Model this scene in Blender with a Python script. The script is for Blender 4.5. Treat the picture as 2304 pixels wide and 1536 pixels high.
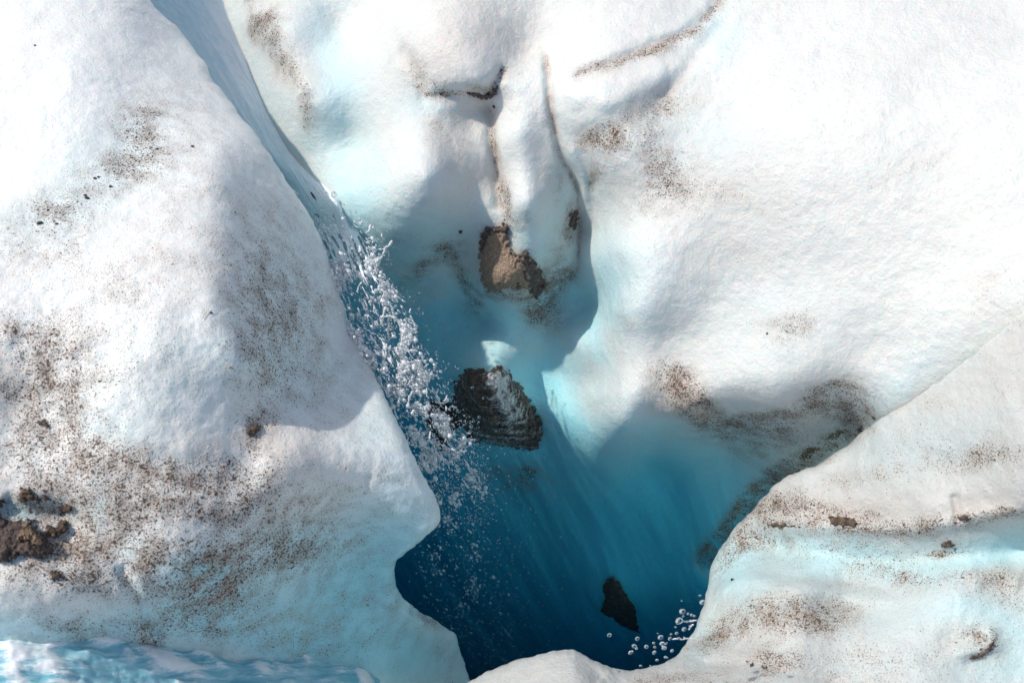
import bpy, math, random
import numpy as np
from mathutils import Vector

random.seed(7)
rng = np.random.default_rng(11)
for _o in list(bpy.data.objects):
    bpy.data.objects.remove(_o)
scene = bpy.context.scene
COL = scene.collection
R = math.radians

# ------------------------------------------------------------------ camera
CAM = np.array([0.0, 0.0, 2.2])
PITCH = R(50)
LENS = 35.0
F = LENS / 36.0 * 2304.0
cam_d = bpy.data.cameras.new('camera')
cam = bpy.data.objects.new('camera', cam_d)
COL.objects.link(cam)
cam.location = CAM
cam.rotation_euler = (R(90) - PITCH, 0, 0)
cam_d.lens = LENS
cam_d.sensor_width = 36
cam_d.clip_start = 0.05
cam_d.clip_end = 2000
cam_d.dof.use_dof = True
cam_d.dof.focus_distance = 3.6
cam_d.dof.aperture_fstop = 3.2
scene.camera = cam
FWD = np.array([0, math.cos(PITCH), -math.sin(PITCH)])
UP = np.array([0, math.sin(PITCH), math.cos(PITCH)])

# ------------------------------------------------------------------ sky and sun
SUN_AZ, SUN_EL = R(-84), R(53)      # azimuth from +Y towards +X
w = bpy.data.worlds.new('World')
scene.world = w
w.use_nodes = True
nt = w.node_tree
bg = nt.nodes['Background']
sky = nt.nodes.new('ShaderNodeTexSky')
sky.sky_type = 'NISHITA'
sky.sun_disc = False
sky.sun_elevation = SUN_EL
sky.sun_rotation = SUN_AZ
sky.air_density = 1.0
sky.dust_density = 2.5
nt.links.new(sky.outputs[0], bg.inputs[0])
bg.inputs[1].default_value = 0.105
sun_d = bpy.data.lights.new('sun', 'SUN')
sun_d.energy = 2.9
sun_d.angle = R(0.9)
sun_d.color = (1.0, 0.94, 0.87)
sun = bpy.data.objects.new('sun', sun_d)
COL.objects.link(sun)
SUN = Vector((math.sin(SUN_AZ) * math.cos(SUN_EL), math.cos(SUN_AZ) * math.cos(SUN_EL), math.sin(SUN_EL)))
sun.rotation_euler = SUN.to_track_quat('Z', 'Y').to_euler()
sun.location = SUN * 30
vs = scene.view_settings
vs.view_transform = 'Standard'
vs.look = 'None'
vs.exposure = 0.32
vs.gamma = 1
scene.cycles.max_bounces = 10
scene.cycles.diffuse_bounces = 9
scene.cycles.transmission_bounces = 6
scene.cycles.transparent_max_bounces = 12
scene.cycles.caustics_reflective = False
scene.cycles.caustics_refractive = False

# ------------------------------------------------------------------ numeric helpers
def rays(px, py):
    px = np.asarray(px, float); py = np.asarray(py, float)
    a = (px - 1152) / F; b = (768 - py) / F
    d = np.empty(px.shape + (3,))
    d[..., 0] = a
    d[..., 1] = FWD[1] + b * UP[1]
    d[..., 2] = FWD[2] + b * UP[2]
    return d

def smooth(a, b, x):
    t = np.clip((x - a) / (b - a), 0, 1)
    return t * t * (3 - 2 * t)

_perm = np.random.default_rng(5).permutation(256)
_perm = np.concatenate([_perm, _perm, _perm])
_grad = np.random.default_rng(6).normal(size=(256, 3))
_grad /= np.linalg.norm(_grad, axis=1)[:, None]

def noise3(p):
    """gradient noise, about -1..1, p (...,3)"""
    i = np.floor(p).astype(int)
    f = p - i
    i &= 255
    u = f * f * f * (f * (f * 6 - 15) + 10)
    out = 0
    for dx in (0, 1):
        wx = u[..., 0] if dx else 1 - u[..., 0]
        for dy in (0, 1):
            wy = u[..., 1] if dy else 1 - u[..., 1]
            for dz in (0, 1):
                wz = u[..., 2] if dz else 1 - u[..., 2]
                h = _perm[_perm[_perm[(i[..., 0] + dx) & 255] + ((i[..., 1] + dy) & 255)] + ((i[..., 2] + dz) & 255)]
                g = _grad[h]
                out = out + wx * wy * wz * (g[..., 0] * (f[..., 0] - dx) + g[..., 1] * (f[..., 1] - dy) + g[..., 2] * (f[..., 2] - dz))
    return out * 1.6

def fbm(p, octaves=4, gain=0.5):
    a, s, out = 1.0, 1.0, 0
    for k in range(octaves):
        out = out + a * noise3(p * s + 17.3 * k)
        a *= gain; s *= 2.03
    return out

def seg_dist(px, py, pts):
    """distance to a polyline, signed side (left +), and parameter 0..1 along it"""
    best = np.full(px.shape, 1e9); side = np.zeros(px.shape); par = np.zeros(px.shape)
    pts = np.array(pts, float)
    L = np.concatenate([[0], np.cumsum(np.hypot(*(pts[1:] - pts[:-1]).T))])
    for k in range(len(pts) - 1):
        a, b = pts[k], pts[k + 1]
        d = b - a; l2 = d @ d
        t = np.clip(((px - a[0]) * d[0] + (py - a[1]) * d[1]) / l2, 0, 1)
        dx = px - (a[0] + t * d[0]); dy = py - (a[1] + t * d[1])
        dist = np.hypot(dx, dy)
        m = dist < best
        best = np.where(m, dist, best)
        side = np.where(m, np.sign(d[0] * (py - a[1]) - d[1] * (px - a[0])), side)
        par = np.where(m, (L[k] + t * math.sqrt(l2)) / L[-1], par)
    return best, side, par

def inside(px, py, poly):
    poly = np.array(poly, float)
    r = np.zeros(px.shape, bool)
    x0, y0 = poly[-1]
    for x1, y1 in poly:
        c = ((y1 > py) != (y0 > py)) & (px < (x0 - x1) * (py - y1) / (y0 - y1 + 1e-12) + x1)
        r ^= c
        x0, y0 = x1, y1
    return r

class TPS:
    """thin plate spline of inverse depth over the view plane: reproduces planes exactly"""
    def __init__(self, rows, lam=0.0):
        P, V = [], []
        for px, py, mode, val in rows:
            d = rays(px, py)
            if mode == 's':        # a point on the slope z = val + 1.15 y
                t = (val - CAM[2]) / (d[2] - 1.15 * d[1])
            else:
                k = 'xyz'.index(mode)
                t = (val - CAM[k]) / d[k]
            if t <= 0.2:
                raise ValueError('bad control point %r' % ((px, py, mode, val),))
            P.append((px / 1000, py / 1000)); V.append(1 / t)
        P = np.array(P); n = len(P)
        K = self._u(np.hypot(P[:, None, 0] - P[None, :, 0], P[:, None, 1] - P[None, :, 1])) + lam * np.eye(n)
        A = np.zeros((n + 3, n + 3))
        A[:n, :n] = K; A[:n, n] = 1; A[:n, n + 1:] = P
        A[n, :n] = 1; A[n + 1:, :n] = P.T
        self.P = P
        self.c = np.linalg.solve(A, np.concatenate([V, [0, 0, 0]]))
    @staticmethod
    def _u(r):
        return r * r * np.log(r + 1e-9)
    def __call__(self, px, py):
        x = px / 1000; y = py / 1000
        out = self.c[-3] + self.c[-2] * x + self.c[-1] * y
        for (a, b), c in zip(self.P, self.c):
            out = out + c * self._u(np.hypot(x - a, y - b))
        return 1 / np.maximum(out, 0.06)

def gauss(px, py, blobs):
    """blobs (x, y, rx, ry, angle deg, amplitude)"""
    out = np.zeros(px.shape)
    for x, y, rx, ry, an, am in blobs:
        c, s = math.cos(R(an)), math.sin(R(an))
        u = ((px - x) * c + (py - y) * s) / rx
        v = (-(px - x) * s + (py - y) * c) / ry
        out = out + am * np.exp(-(u * u + v * v))
    return out

def bands(px, py, lines):
    """lines (points, width left, width right, amplitude)"""
    out = np.zeros(px.shape)
    for pts, wl, wr, am in lines:
        d, s, t = seg_dist(px, py, pts)
        wd = np.where(s > 0, wl, wr)
        out = np.maximum(out, am * np.exp(-(d / wd) ** 2))
    return out

# ------------------------------------------------------------------ mesh helpers
def mesh_from(name, verts, faces, mat, parent=None, attrs=None, smoothed=True, uv=None):
    me = bpy.data.meshes.new(name)
    verts = np.asarray(verts, np.float32).reshape(-1, 3)
    faces = np.asarray(faces, np.int32)
    n = faces.shape[1]
    me.vertices.add(len(verts)); me.vertices.foreach_set('co', verts.ravel())
    me.loops.add(faces.size); me.loops.foreach_set('vertex_index', faces.ravel())
    me.polygons.add(len(faces))
    me.polygons.foreach_set('loop_start', np.arange(0, faces.size, n, dtype=np.int32))
    me.polygons.foreach_set('loop_total', np.full(len(faces), n, np.int32))
    me.update(calc_edges=True)
    if attrs:
        for k, v in attrs.items():
            a = me.attributes.new(k, 'FLOAT', 'POINT')
            a.data.foreach_set('value', np.asarray(v, np.float32).ravel())
    if uv is not None:
        l = me.uv_layers.new(name='flow')
        l.data.foreach_set('uv', np.asarray(uv, np.float32).reshape(-1, 2)[faces.ravel()].ravel())
    me.materials.append(mat)
    me.polygons.foreach_set('use_smooth', np.full(len(faces), smoothed))
    me.validate()
    o = bpy.data.objects.new(name, me)
    COL.objects.link(o)
    o.parent = parent
    return o

def grid_faces(nr, nc):
    i = np.arange(nr * nc).reshape(nr, nc)
    return np.stack([i[:-1, :-1], i[1:, :-1], i[1:, 1:], i[:-1, 1:]], -1).reshape(-1, 4)

def tag(o, label=None, cat=None, group=None, kind=None):
    if label: o['label'] = label
    if cat: o['category'] = cat
    if group: o['group'] = group
    if kind: o['kind'] = kind
    return o

# ------------------------------------------------------------------ materials
class NT:
    def __init__(self, name):
        self.m = bpy.data.materials.new(name); self.m.use_nodes = True
        self.t = self.m.node_tree
        self.b = self.t.nodes['Principled BSDF']
    def n(self, typ, **kw):
        nd = self.t.nodes.new(typ)
        for k, v in kw.items():
            if k.startswith('i_'):
                nd.inputs[k[2:].replace('_', ' ')].default_value = v
            else:
                setattr(nd, k, v)
        return nd
    def l(self, a, b):
        self.t.links.new(a, b)
    def math(self, op, a, b=None, c=None, clamp=False):
        nd = self.t.nodes.new('ShaderNodeMath'); nd.operation = op; nd.use_clamp = clamp
        for i, v in enumerate((a, b, c)):
            if v is None: continue
            if isinstance(v, (int, float)): nd.inputs[i].default_value = v
            else: self.l(v, nd.inputs[i])
        return nd.outputs[0]
    def mix(self, f, a, b, mode='MIX'):
        nd = self.t.nodes.new('ShaderNodeMix'); nd.data_type = 'RGBA'; nd.blend_type = mode
        for s, v in ((0, f), (6, a), (7, b)):
            if isinstance(v, (int, float)): nd.inputs[s].default_value = v
            elif isinstance(v, tuple): nd.inputs[s].default_value = v + (1,)
            else: self.l(v, nd.inputs[s])
        return nd.outputs[2]
    def noise(self, vec, scale, detail=3, rough=0.5, dist=0.0):
        nd = self.n('ShaderNodeTexNoise')
        nd.inputs['Scale'].default_value = scale; nd.inputs['Detail'].default_value = detail
        nd.inputs['Roughness'].default_value = rough; nd.inputs['Distortion'].default_value = dist
        self.l(vec, nd.inputs['Vector'])
        return nd.outputs['Fac']
    def ramp(self, v, a, b, c=0.0, d=1.0):
        nd = self.n('ShaderNodeMapRange', interpolation_type='SMOOTHSTEP')
        for i, q in ((0, v), (1, a), (2, b), (3, c), (4, d)):
            if isinstance(q, (int, float)): nd.inputs[i].default_value = q
            else: self.l(q, nd.inputs[i])
        return nd.outputs[0]
    def attr(self, name):
        return self.n('ShaderNodeAttribute', attribute_name=name).outputs['Fac']

def ice_material(name, speck=1.0, bump=1.0, tone=1.0, sss=0.0):
    q = NT(name)
    co = q.n('ShaderNodeTexCoord').outputs['Object']
    dirt, soil, blue, deep, warm = (q.attr(k) for k in ('dirt', 'soil', 'blue', 'deep', 'warm'))
    n1 = q.noise(co, 2.2, 4, 0.55)
    n2 = q.noise(co, 14, 4, 0.6)
    n3 = q.noise(co, 95, 3, 0.6)
    # ice body: bubbly white ice, clear pale blue ice plus painted shade, dense deep blue ice
    bl = q.math('ADD', blue, q.math('MULTIPLY', q.math('SUBTRACT', n2, 0.5), q.math('MULTIPLY', blue, 1.3)), clamp=True)
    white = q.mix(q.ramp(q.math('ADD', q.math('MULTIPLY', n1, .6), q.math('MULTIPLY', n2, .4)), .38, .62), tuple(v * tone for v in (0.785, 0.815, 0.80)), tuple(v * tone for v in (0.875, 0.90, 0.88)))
    c = q.mix(bl, white, (0.42, 0.78, 0.86))
    c = q.mix(deep, c, (0.07, 0.66, 0.84))
    c = q.mix(warm, c, (0.68, 0.58, 0.50))
    # fine rock dust, cryoconite grains and a film of painted shade
    gr = q.math('MULTIPLY', dirt, 0.68, clamp=True)
    gr = q.math('MULTIPLY', gr, q.ramp(n2, 0.3, 0.68))
    c = q.mix(gr, c, (0.42, 0.37, 0.325))
    nf = q.noise(co, 250 * speck, 2, 0.5)
    nm = q.noise(co, 120 * speck, 2.5, 0.55)
    clump = q.math('MULTIPLY', q.math('SUBTRACT', n2, 0.5), 0.22)
    dcl = q.math('MINIMUM', dirt, 1.15)
    t1 = q.math('SUBTRACT', q.math('SUBTRACT', 0.70, q.math('MULTIPLY', dcl, 0.155)), clump)
    s1 = q.ramp(nf, t1, q.math('ADD', t1, 0.08))
    t2 = q.math('SUBTRACT', q.math('SUBTRACT', 0.785, q.math('MULTIPLY', dcl, 0.185)), clump)
    s2 = q.ramp(nm, t2, q.math('ADD', t2, 0.045))
    ts = q.math('SUBTRACT', 0.78, q.math('MULTIPLY', soil, 0.40))
    so = q.math('ADD', q.math('MULTIPLY', nm, 0.5), q.math('MULTIPLY', n2, 0.5))
    s3 = q.ramp(so, ts, q.math('ADD', ts, 0.05))
    dark = q.mix(q.noise(co, 40, 3), (0.035, 0.028, 0.025), (0.19, 0.14, 0.105))
    soilc = q.mix(q.noise(co, 120, 3), (0.035, 0.026, 0.022), (0.22, 0.15, 0.10))
    nb = q.noise(co, 52 * speck, 3, 0.6)
    t3 = q.math('SUBTRACT', q.math('SUBTRACT', 0.855, q.math('MULTIPLY', dcl, 0.19)), clump)
    s4 = q.ramp(nb, t3, q.math('ADD', t3, 0.03))
    sp = q.math('MAXIMUM', q.math('MULTIPLY', s1, 0.85), q.math('MAXIMUM', s2, s4))
    c = q.mix(sp, c, dark)
    c = q.mix(s3, c, soilc)
    q.l(c, q.b.inputs['Base Color'])
    anyd = q.math('MAXIMUM', sp, s3)
    q.l(q.ramp(anyd, 0, 1, 0.34, 0.9), q.b.inputs['Roughness'])
    q.b.inputs['IOR'].default_value = 1.31
    q.b.inputs['Subsurface Weight'].default_value = sss
    q.b.inputs['Subsurface Radius'].default_value = (0.12, 0.55, 0.9)
    q.b.inputs['Subsurface Scale'].default_value = 0.13
    h = q.math('ADD', q.math('MULTIPLY', n3, 0.5), q.math('MULTIPLY', n2, 1.2))
    h = q.math('ADD', h, q.math('MULTIPLY', nf, 0.22))
    h = q.math('ADD', h, q.math('MULTIPLY', anyd, 0.25))
    bp = q.n('ShaderNodeBump')
    bp.inputs['Strength'].default_value = 0.42 * bump
    bp.inputs['Distance'].default_value = 0.012
    q.l(h, bp.inputs['Height'])
    q.l(bp.outputs[0], q.b.inputs['Normal'])
    return q.m

def soil_material(name, dark, light, scale=60, streak=None):
    q = NT(name)
    co = q.n('ShaderNodeTexCoord').outputs['Object']
    a = q.noise(co, scale, 5, 0.7)
    b = q.noise(co, scale * 5, 2, 0.6)
    c = q.mix(q.ramp(a, 0.35, 0.7), dark, light)
    c = q.mix(q.ramp(b, 0.55, 0.75, 0, 0.7), c, tuple(min(1, v * 2.2) for v in light))
    if streak:
        ic = q.attr('ice')
        mp = q.n('ShaderNodeMapping'); mp.inputs['Scale'].default_value = (7, 7, 42); mp.inputs['Rotation'].default_value = (0, .35, 0)
        q.l(co, mp.inputs[0])
        ns_ = q.noise(mp.outputs[0], 1.0, 4, 0.6, 0.6)
        nn = q.math('ADD', q.math('MULTIPLY', ns_, .7), q.math('MULTIPLY', q.noise(co, 60, 4, .7), .3))
        f = q.ramp(q.math('ADD', ic, q.math('MULTIPLY', q.math('SUBTRACT', nn, 0.5), 4.2)), 0.25, 0.95)
        c = q.mix(f, c, streak)
    q.l(c, q.b.inputs['Base Color'])
    q.b.inputs['Roughness'].default_value = 0.85
    bp = q.n('ShaderNodeBump'); bp.inputs['Strength'].default_value = 0.9; bp.inputs['Distance'].default_value = 0.012
    q.l(q.math('ADD', a, q.math('MULTIPLY', b, 0.4)), bp.inputs['Height'])
    q.l(bp.outputs[0], q.b.inputs['Normal'])
    return q.m

def stream_material(name, foam_lo, foam_hi, deep, pale, sx, sy):
    q = NT(name)
    uv = q.n('ShaderNodeUVMap', uv_map='flow').outputs[0]
    mp = q.n('ShaderNodeMapping'); mp.inputs['Scale'].default_value = (sx, sy, 1)
    q.l(uv, mp.inputs[0])
    v = mp.outputs[0]
    big = q.noise(v, 1.1, 5, 0.6, 0.8)
    fine = q.noise(v, 7.0, 4, 0.65, 0.5)
    fo = q.attr('foam')
    h = q.math('ADD', q.math('MULTIPLY', big, 0.6), q.math('MULTIPLY', fine, 0.4))
    f = q.ramp(q.math('ADD', h, q.math('MULTIPLY', q.math('SUBTRACT', fo, 0.5), 0.5)), foam_lo, foam_hi)
    c = q.mix(q.ramp(big, 0.3, 0.7), deep, pale)
    c = q.mix(f, c, (0.86, 0.90, 0.92))
    q.l(c, q.b.inputs['Base Color'])
    q.l(q.ramp(f, 0, 1, 0.10, 0.45), q.b.inputs['Roughness'])
    q.b.inputs['IOR'].default_value = 1.33
    q.b.inputs['Transmission Weight'].default_value = 0.0
    bp = q.n('ShaderNodeBump'); bp.inputs['Strength'].default_value = 0.5; bp.inputs['Distance'].default_value = 0.014
    q.l(h, bp.inputs['Height'])
    q.l(bp.outputs[0], q.b.inputs['Normal'])
    return q.m

def drop_material(tr=0.25):
    q = NT('water_drops')
    q.b.inputs['Base Color'].default_value = (0.93, 0.97, 1.0, 1)
    q.b.inputs['Roughness'].default_value = 0.06
    q.b.inputs['IOR'].default_value = 1.33
    q.b.inputs['Transmission Weight'].default_value = tr
    return q.m

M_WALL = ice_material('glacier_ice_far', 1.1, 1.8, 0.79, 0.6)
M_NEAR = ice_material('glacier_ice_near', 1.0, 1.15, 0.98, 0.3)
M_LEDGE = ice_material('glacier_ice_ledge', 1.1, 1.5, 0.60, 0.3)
M_SOIL = soil_material('brown_silt', (0.035, 0.026, 0.022), (0.20, 0.135, 0.085))
M_DARK = soil_material('dark_silt', (0.050, 0.037, 0.035), (0.18, 0.135, 0.11))
M_DROP = drop_material()
M_GLASS = drop_material(1.0)

# ------------------------------------------------------------------ the ice surfaces
# control points: (pixel x, pixel y, world axis, value in metres)
W_PTS = [
    # far surface, from the top left round to the top right
    (-700, -600, 'z', 0.1), (-700, 300, 'z', -0.9), (0, -600, 'z', 0.15), (0, -100, 'z', -0.4), (250, 100, 'z', -0.6),
    (430, -300, 'z', -0.05), (430, 0, 'z', -0.33), (500, 40, 'z', -0.31), (565, 150, 'z', -0.36), (672, 315, 'z', -0.43), (730, 455, 'z', -0.56),
    (655, 60, 'z', -0.10), (715, 230, 'z', -0.23), (770, 60, 'z', -0.13), (790, 330, 'z', -0.38),
    (930, -300, 'z', 0.3), (930, 60, 'z', 0.08), (1060, 80, 'z', 0.10), (1080, 190, 'z', -0.02), (1085, 240, 'z', -0.16),
    (900, 250, 'z', -0.16), (960, 390, 'z', -0.19), (900, 455, 'z', -0.33), (1040, 465, 'z', -0.38),
    (1180, 120, 'z', 0.0), (1160, 300, 'z', -0.15), (1190, 450, 'z', -0.31), (1110, 400, 'z', -0.33),
    (1230, 180, 'z', 0.0), (1240, 290, 'z', -0.13), (1290, 400, 'z', -0.32), (1310, 520, 'z', -0.58),
    (1380, 90, 'z', 0.12), (1330, 260, 'z', 0.0), (1370, 380, 'z', -0.16), (1560, -300, 'z', 0.35), (1560, 30, 'z', 0.16), (1620, 120, 'z', 0.14),
    (1500, 260, 'z', 0.0), (1500, 420, 'z', -0.14), (1390, 560, 's', -3.34), (1600, 600, 's', -3.08),
    (1800, 300, 'z', 0.12), (1850, 600, 's', -2.80), (2304, 0, 'z', 0.34), (2304, 350, 'z', 0.27), (2200, 600, 'z', 0.04),
    (3000, -600, 'z', 0.8), (3000, 0, 'z', 0.65), (3000, 600, 'z', 0.45), (2304, -600, 'z', 0.55), (1560, -600, 'z', 0.6), (930, -600, 'z', 0.45),
    # shaded shelf behind the spray and the silt pocket
    (880, 560, 'y', 2.86), (960, 560, 'y', 2.84), (1040, 600, 'z', -0.80), (1120, 560, 'z', -0.57), (1140, 640, 'z', -0.67),
    (1230, 640, 'z', -0.80), (1270, 560, 'z', -0.60), (1210, 560, 'z', -0.52),
    (1000, 720, 'y', 3.00), (1090, 720, 'y', 2.96), (900, 760, 'y', 3.00), (1190, 720, 'y', 2.85),
    (1120, 785, 'y', 2.735), (1110, 850, 'y', 2.56), (1200, 850, 'y', 2.74), (1230, 1000, 'y', 2.58),
    (1110, 950, 'y', 2.56), (1120, 1080, 'y', 2.62), (950, 950, 'y', 2.85), (900, 1100, 'y', 2.85), (1000, 1120, 'y', 2.72),
    (1335, 690, 'z', -0.88), (1305, 770, 'z', -0.95), (1335, 860, 'z', -1.04), (1212, 790, 'y', 2.80), (1290, 930, 'y', 2.50),
    (1390, 700, 's', -3.34), (1390, 880, 's', -3.34), (1400, 955, 's', -3.38), (1480, 900, 's', -3.24), (1550, 925, 's', -3.18),
    (1500, 760, 's', -3.20), (1680, 760, 's', -2.98), (1560, 850, 's', -3.14), (1650, 890, 's', -3.04), (1740, 910, 's', -2.96), (1850, 860, 's', -2.80),
    (1950, 800, 'z', -0.33), (2000, 922, 'z', -0.45), (2100, 862, 'z', -0.30), (2200, 784, 'z', -0.14), (2304, 692, 'z', 0.03), (2600, 478, 'z', 0.28),
    (1900, 960, 'z', -0.74), (1840, 1030, 'z', -0.98), (1750, 1000, 'z', -0.98), (1740, 1110, 'z', -1.5), (1640, 1010, 'z', -1.26),
    # the shaft
    (1560, 1100, 'y', 2.42), (1480, 1050, 'y', 2.48), (1400, 1110, 'y', 2.44), (1300, 1150, 'y', 2.52), (1500, 1250, 'y', 2.44), (1620, 1250, 'y', 2.32), (1660, 1120, 'y', 2.30),
    (1390, 1350, 'y', 2.36), (1560, 1400, 'y', 2.36), (1200, 1250, 'y', 2.56), (1050, 1300, 'y', 2.66), (950, 1250, 'y', 2.76),
    (1200, 1450, 'y', 2.56), (1050, 1500, 'y', 2.66), (1400, 1500, 'y', 2.42), (1200, 1600, 'y', 2.6),
    (1800, 1300, 'y', 2.1), (1800, 1600, 'y', 2.1), (2300, 1300, 'z', -1.4), (3000, 1100, 'z', -0.7), (3000, 1900, 'z', -1.5), (2200, 1900, 'z', -2.5),
    (1200, 1700, 'y', 2.65), (700, 1200, 'y', 2.95), (700, 1700, 'y', 2.9), (300, 900, 'y', 2.6), (200, 1500, 'y', 2.3), (500, 500, 'z', -1.5),
    (-700, 1100, 'z', -2.0), (-700, 1900, 'z', -3.0), (1700, 1700, 'y', 2.4),
]
L_PTS = [
    (-900, -900, 'z', 0.55), (-900, 0, 'z', 0.45), (-900, 768, 'z', 0.20), (-900, 1300, 'z', 0.1), (-900, 2100, 'z', -0.35),
    (320, -900, 'z', 0.4), (0, -400, 'z', 0.35), (0, 0, 'z', 0.25), (250, 0, 'z', 0.18), (0, 400, 'z', 0.18), (300, 400, 'z', 0.14), (500, 330, 'z', 0.07),
    (180, 180, 'z', 0.22), (400, 100, 'z', 0.0), (520, 270, 'z', -0.04),
    (590, 400, 'z', -0.05), (470, 600, 'z', 0.11), (530, 440, 'z', 0.05), (540, 640, 'z', 0.04), (640, 640, 'z', -0.13), (720, 600, 'z', -0.28), (560, 800, 'z', -0.01), (650, 800, 'z', -0.18), (770, 800, 'z', -0.40), (650, 880, 'z', -0.19), (780, 900, 'z', -0.36),
    (300, 750, 'z', 0.135), (450, 850, 'z', 0.03), (0, 750, 'z', 0.14), (100, 900, 'z', 0.03), (350, 1000, 'z', -0.02), (560, 960, 'z', -0.13),
    (700, 990, 'z', -0.22), (820, 990, 'z', -0.31), (880, 1120, 'z', -0.45), (970, 1165, 'z', -0.58),
    (0, 1080, 'z', -0.04), (200, 1100, 'z', -0.06), (420, 1130, 'z', -0.13), (650, 1090, 'z', -0.24), (780, 1080, 'z', -0.34),
    (0, 1200, 'z', -0.10), (150, 1190, 'z', -0.15), (260, 1240, 'z', -0.19), (420, 1260, 'z', -0.24), (600, 1210, 'z', -0.37), (760, 1150, 'z', -0.50),
    (0, 1330, 'z', -0.16), (150, 1330, 'z', -0.20), (300, 1350, 'z', -0.30), (450, 1370, 'z', -0.47), (650, 1330, 'z', -0.66), (820, 1260, 'z', -0.80),
    (0, 1450, 'z', -0.36), (250, 1450, 'z', -0.50), (450, 1480, 'z', -0.72), (700, 1480, 'z', -1.0), (900, 1400, 'z', -1.16), (880, 1530, 'z', -1.3),
    (990, 1440, 'z', -1.45), (1030, 1530, 'z', -1.7), (0, 1600, 'z', -0.50), (400, 1650, 'z', -0.80), (800, 1700, 'z', -1.25), (1100, 1750, 'z', -1.7),
    (-300, 1450, 'z', -0.28), (0, 2100, 'z', -0.4), (900, 2100, 'z', -0.6), (-300, 1100, 'z', 0.05),
]
R_PTS = [
    (1040, 1560, 'z', -0.92), (1200, 1500, 'z', -0.80), (1300, 1490, 'z', -0.74), (1400, 1530, 'z', -0.78), (1520, 1500, 'z', -0.86),
    (1260, 1620, 'z', -0.62), (1500, 1620, 'z', -0.66), (1700, 1620, 'z', -0.60), (1000, 1700, 'z', -0.9), (1000, 2100, 'z', -0.6), (1600, 2100, 'z', -0.4),
    (1590, 1400, 'z', -1.02), (1600, 1300, 'z', -1.10), (1640, 1230, 'z', -1.06), (1620, 1340, 'z', -0.99), (1700, 1330, 'z', -0.84), (1800, 1345, 'z', -0.72), (1680, 1440, 'z', -0.86),
    (1720, 1150, 'z', -0.92), (1800, 1075, 'z', -0.76), (1900, 1020, 'z', -0.66), (1960, 960, 'z', -0.52), (2050, 900, 'z', -0.37),
    (1750, 1250, 'z', -0.96), (1900, 1250, 'z', -0.80), (2100, 1230, 'z', -0.61), (2304, 1210, 'z', -0.48), (1900, 1310, 'z', -0.82), (2150, 1330, 'z', -0.58),
    (1800, 1170, 'z', -0.84), (1950, 1178, 'z', -0.69), (2100, 1168, 'z', -0.50), (2304, 1140, 'z', -0.27), (1950, 1090, 'z', -0.60), (2150, 1030, 'z', -0.34),
    (2304, 900, 'z', -0.07), (2304, 700, 'z', 0.03), (2180, 820, 'z', -0.17), (2000, 1440, 'z', -0.66), (2200, 1440, 'z', -0.60), (2304, 1350, 'z', -0.55), (2304, 1530, 'z', -0.62),
    (1900, 1530, 'z', -0.72), (3000, 400, 'z', 0.5), (3000, 1200, 'z', 0.2), (3000, 2100, 'z', -0.4), (2304, 2100, 'z', -0.5),
]
tpsW, tpsL, tpsR = TPS(W_PTS, 2e-5), TPS(L_PTS, 2e-5), TPS(R_PTS, 2e-5)

# creases and steps given as (points, half width px, metres towards the viewer [+] or away [-])
W_RELIEF = [
    ([(700, 90), (790, 240), (830, 420)], 35, -0.02),
    ([(905, 100), (960, 215), (1060, 215), (1100, 218)], 16, -0.03),
    ([(1100, 218), (1135, 150)], 12, -0.03),
    ([(940, 235), (1015, 330), (1030, 400)], 22, -0.012),
    ([(1100, 230), (1108, 330), (1130, 480)], 17, -0.06),
    ([(1168, 170), (1172, 330), (1190, 490)], 34, 0.03), ([(900, 280), (930, 370), (980, 450)], 50, 0.008), ([(1345, 240), (1440, 200), (1540, 150)], 20, 0.02),
    ([(1225, 120), (1240, 260), (1262, 330), (1300, 420), (1306, 520), (1300, 600), (1270, 660)], 11, -0.05),
    ([(1290, 330), (1315, 420), (1312, 520)], 12, 0.03),
    ([(1300, 165), (1420, 120), (1530, 80), (1600, 20), (1640, -40)], 14, -0.024),
    ([(1480, 230), (1560, 130), (1640, 20)], 18, -0.018),
    ([(1270, 225), (1400, 190), (1500, 150)], 26, 0.03),
    ([(1300, 320), (1420, 270), (1530, 220)], 28, -0.02),
    ([(1330, 400), (1320, 520), (1300, 640)], 18, -0.03),
    ([(1285, 740), (1312, 820), (1350, 910)], 24, 0.025),
    ([(1320, 650), (1350, 740)], 34, -0.03),
    ([(1230, 760), (1300, 900), (1400, 1010), (1560, 1100)], 30, -0.03),
    ([(1150, 700), (1240, 800), (1290, 950)], 24, 0.02),
    ([(1170, 640), (1210, 730)], 20, 0.03),
    ([(1010, 620), (970, 690), (900, 730)], 26, 0.03),
    ([(560, 20), (640, 110), (690, 220)], 34, 0.03),
    ([(1940, 960), (1840, 1045), (1760, 1090), (1690, 1170), (1620, 1260)], 36, -0.05),
]
L_RELIEF = [
    ([(300, 300), (240, 380), (100, 450)], 60, -0.012),
    ([(0, 880), (150, 960), (330, 1060), (520, 1090), (580, 1000)], 45, -0.03),
    ([(520, 360), (490, 520), (480, 700), (540, 860)], 60, 0.025),
    ([(270, 1270), (305, 1340), (330, 1430)], 16, -0.03),
    ([(330, 1430), (400, 1370), (470, 1430)], 16, -0.02),
    ([(892, 1270), (905, 1350), (965, 1392), (1020, 1425)], 11, -0.05),
    ([(905, 1330), (1000, 1480), (1010, 1560)], 16, 0.02),
    ([(430, 1300), (470, 1330)], 30, -0.02),
    ([(985, 1175), (930, 1220), (880, 1270)], 24, 0.03),
    ([(820, 1100), (930, 1150)], 40, 0.015),
    ([(0, 1130), (60, 1160), (160, 1160)], 30, -0.03),
]
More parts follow.
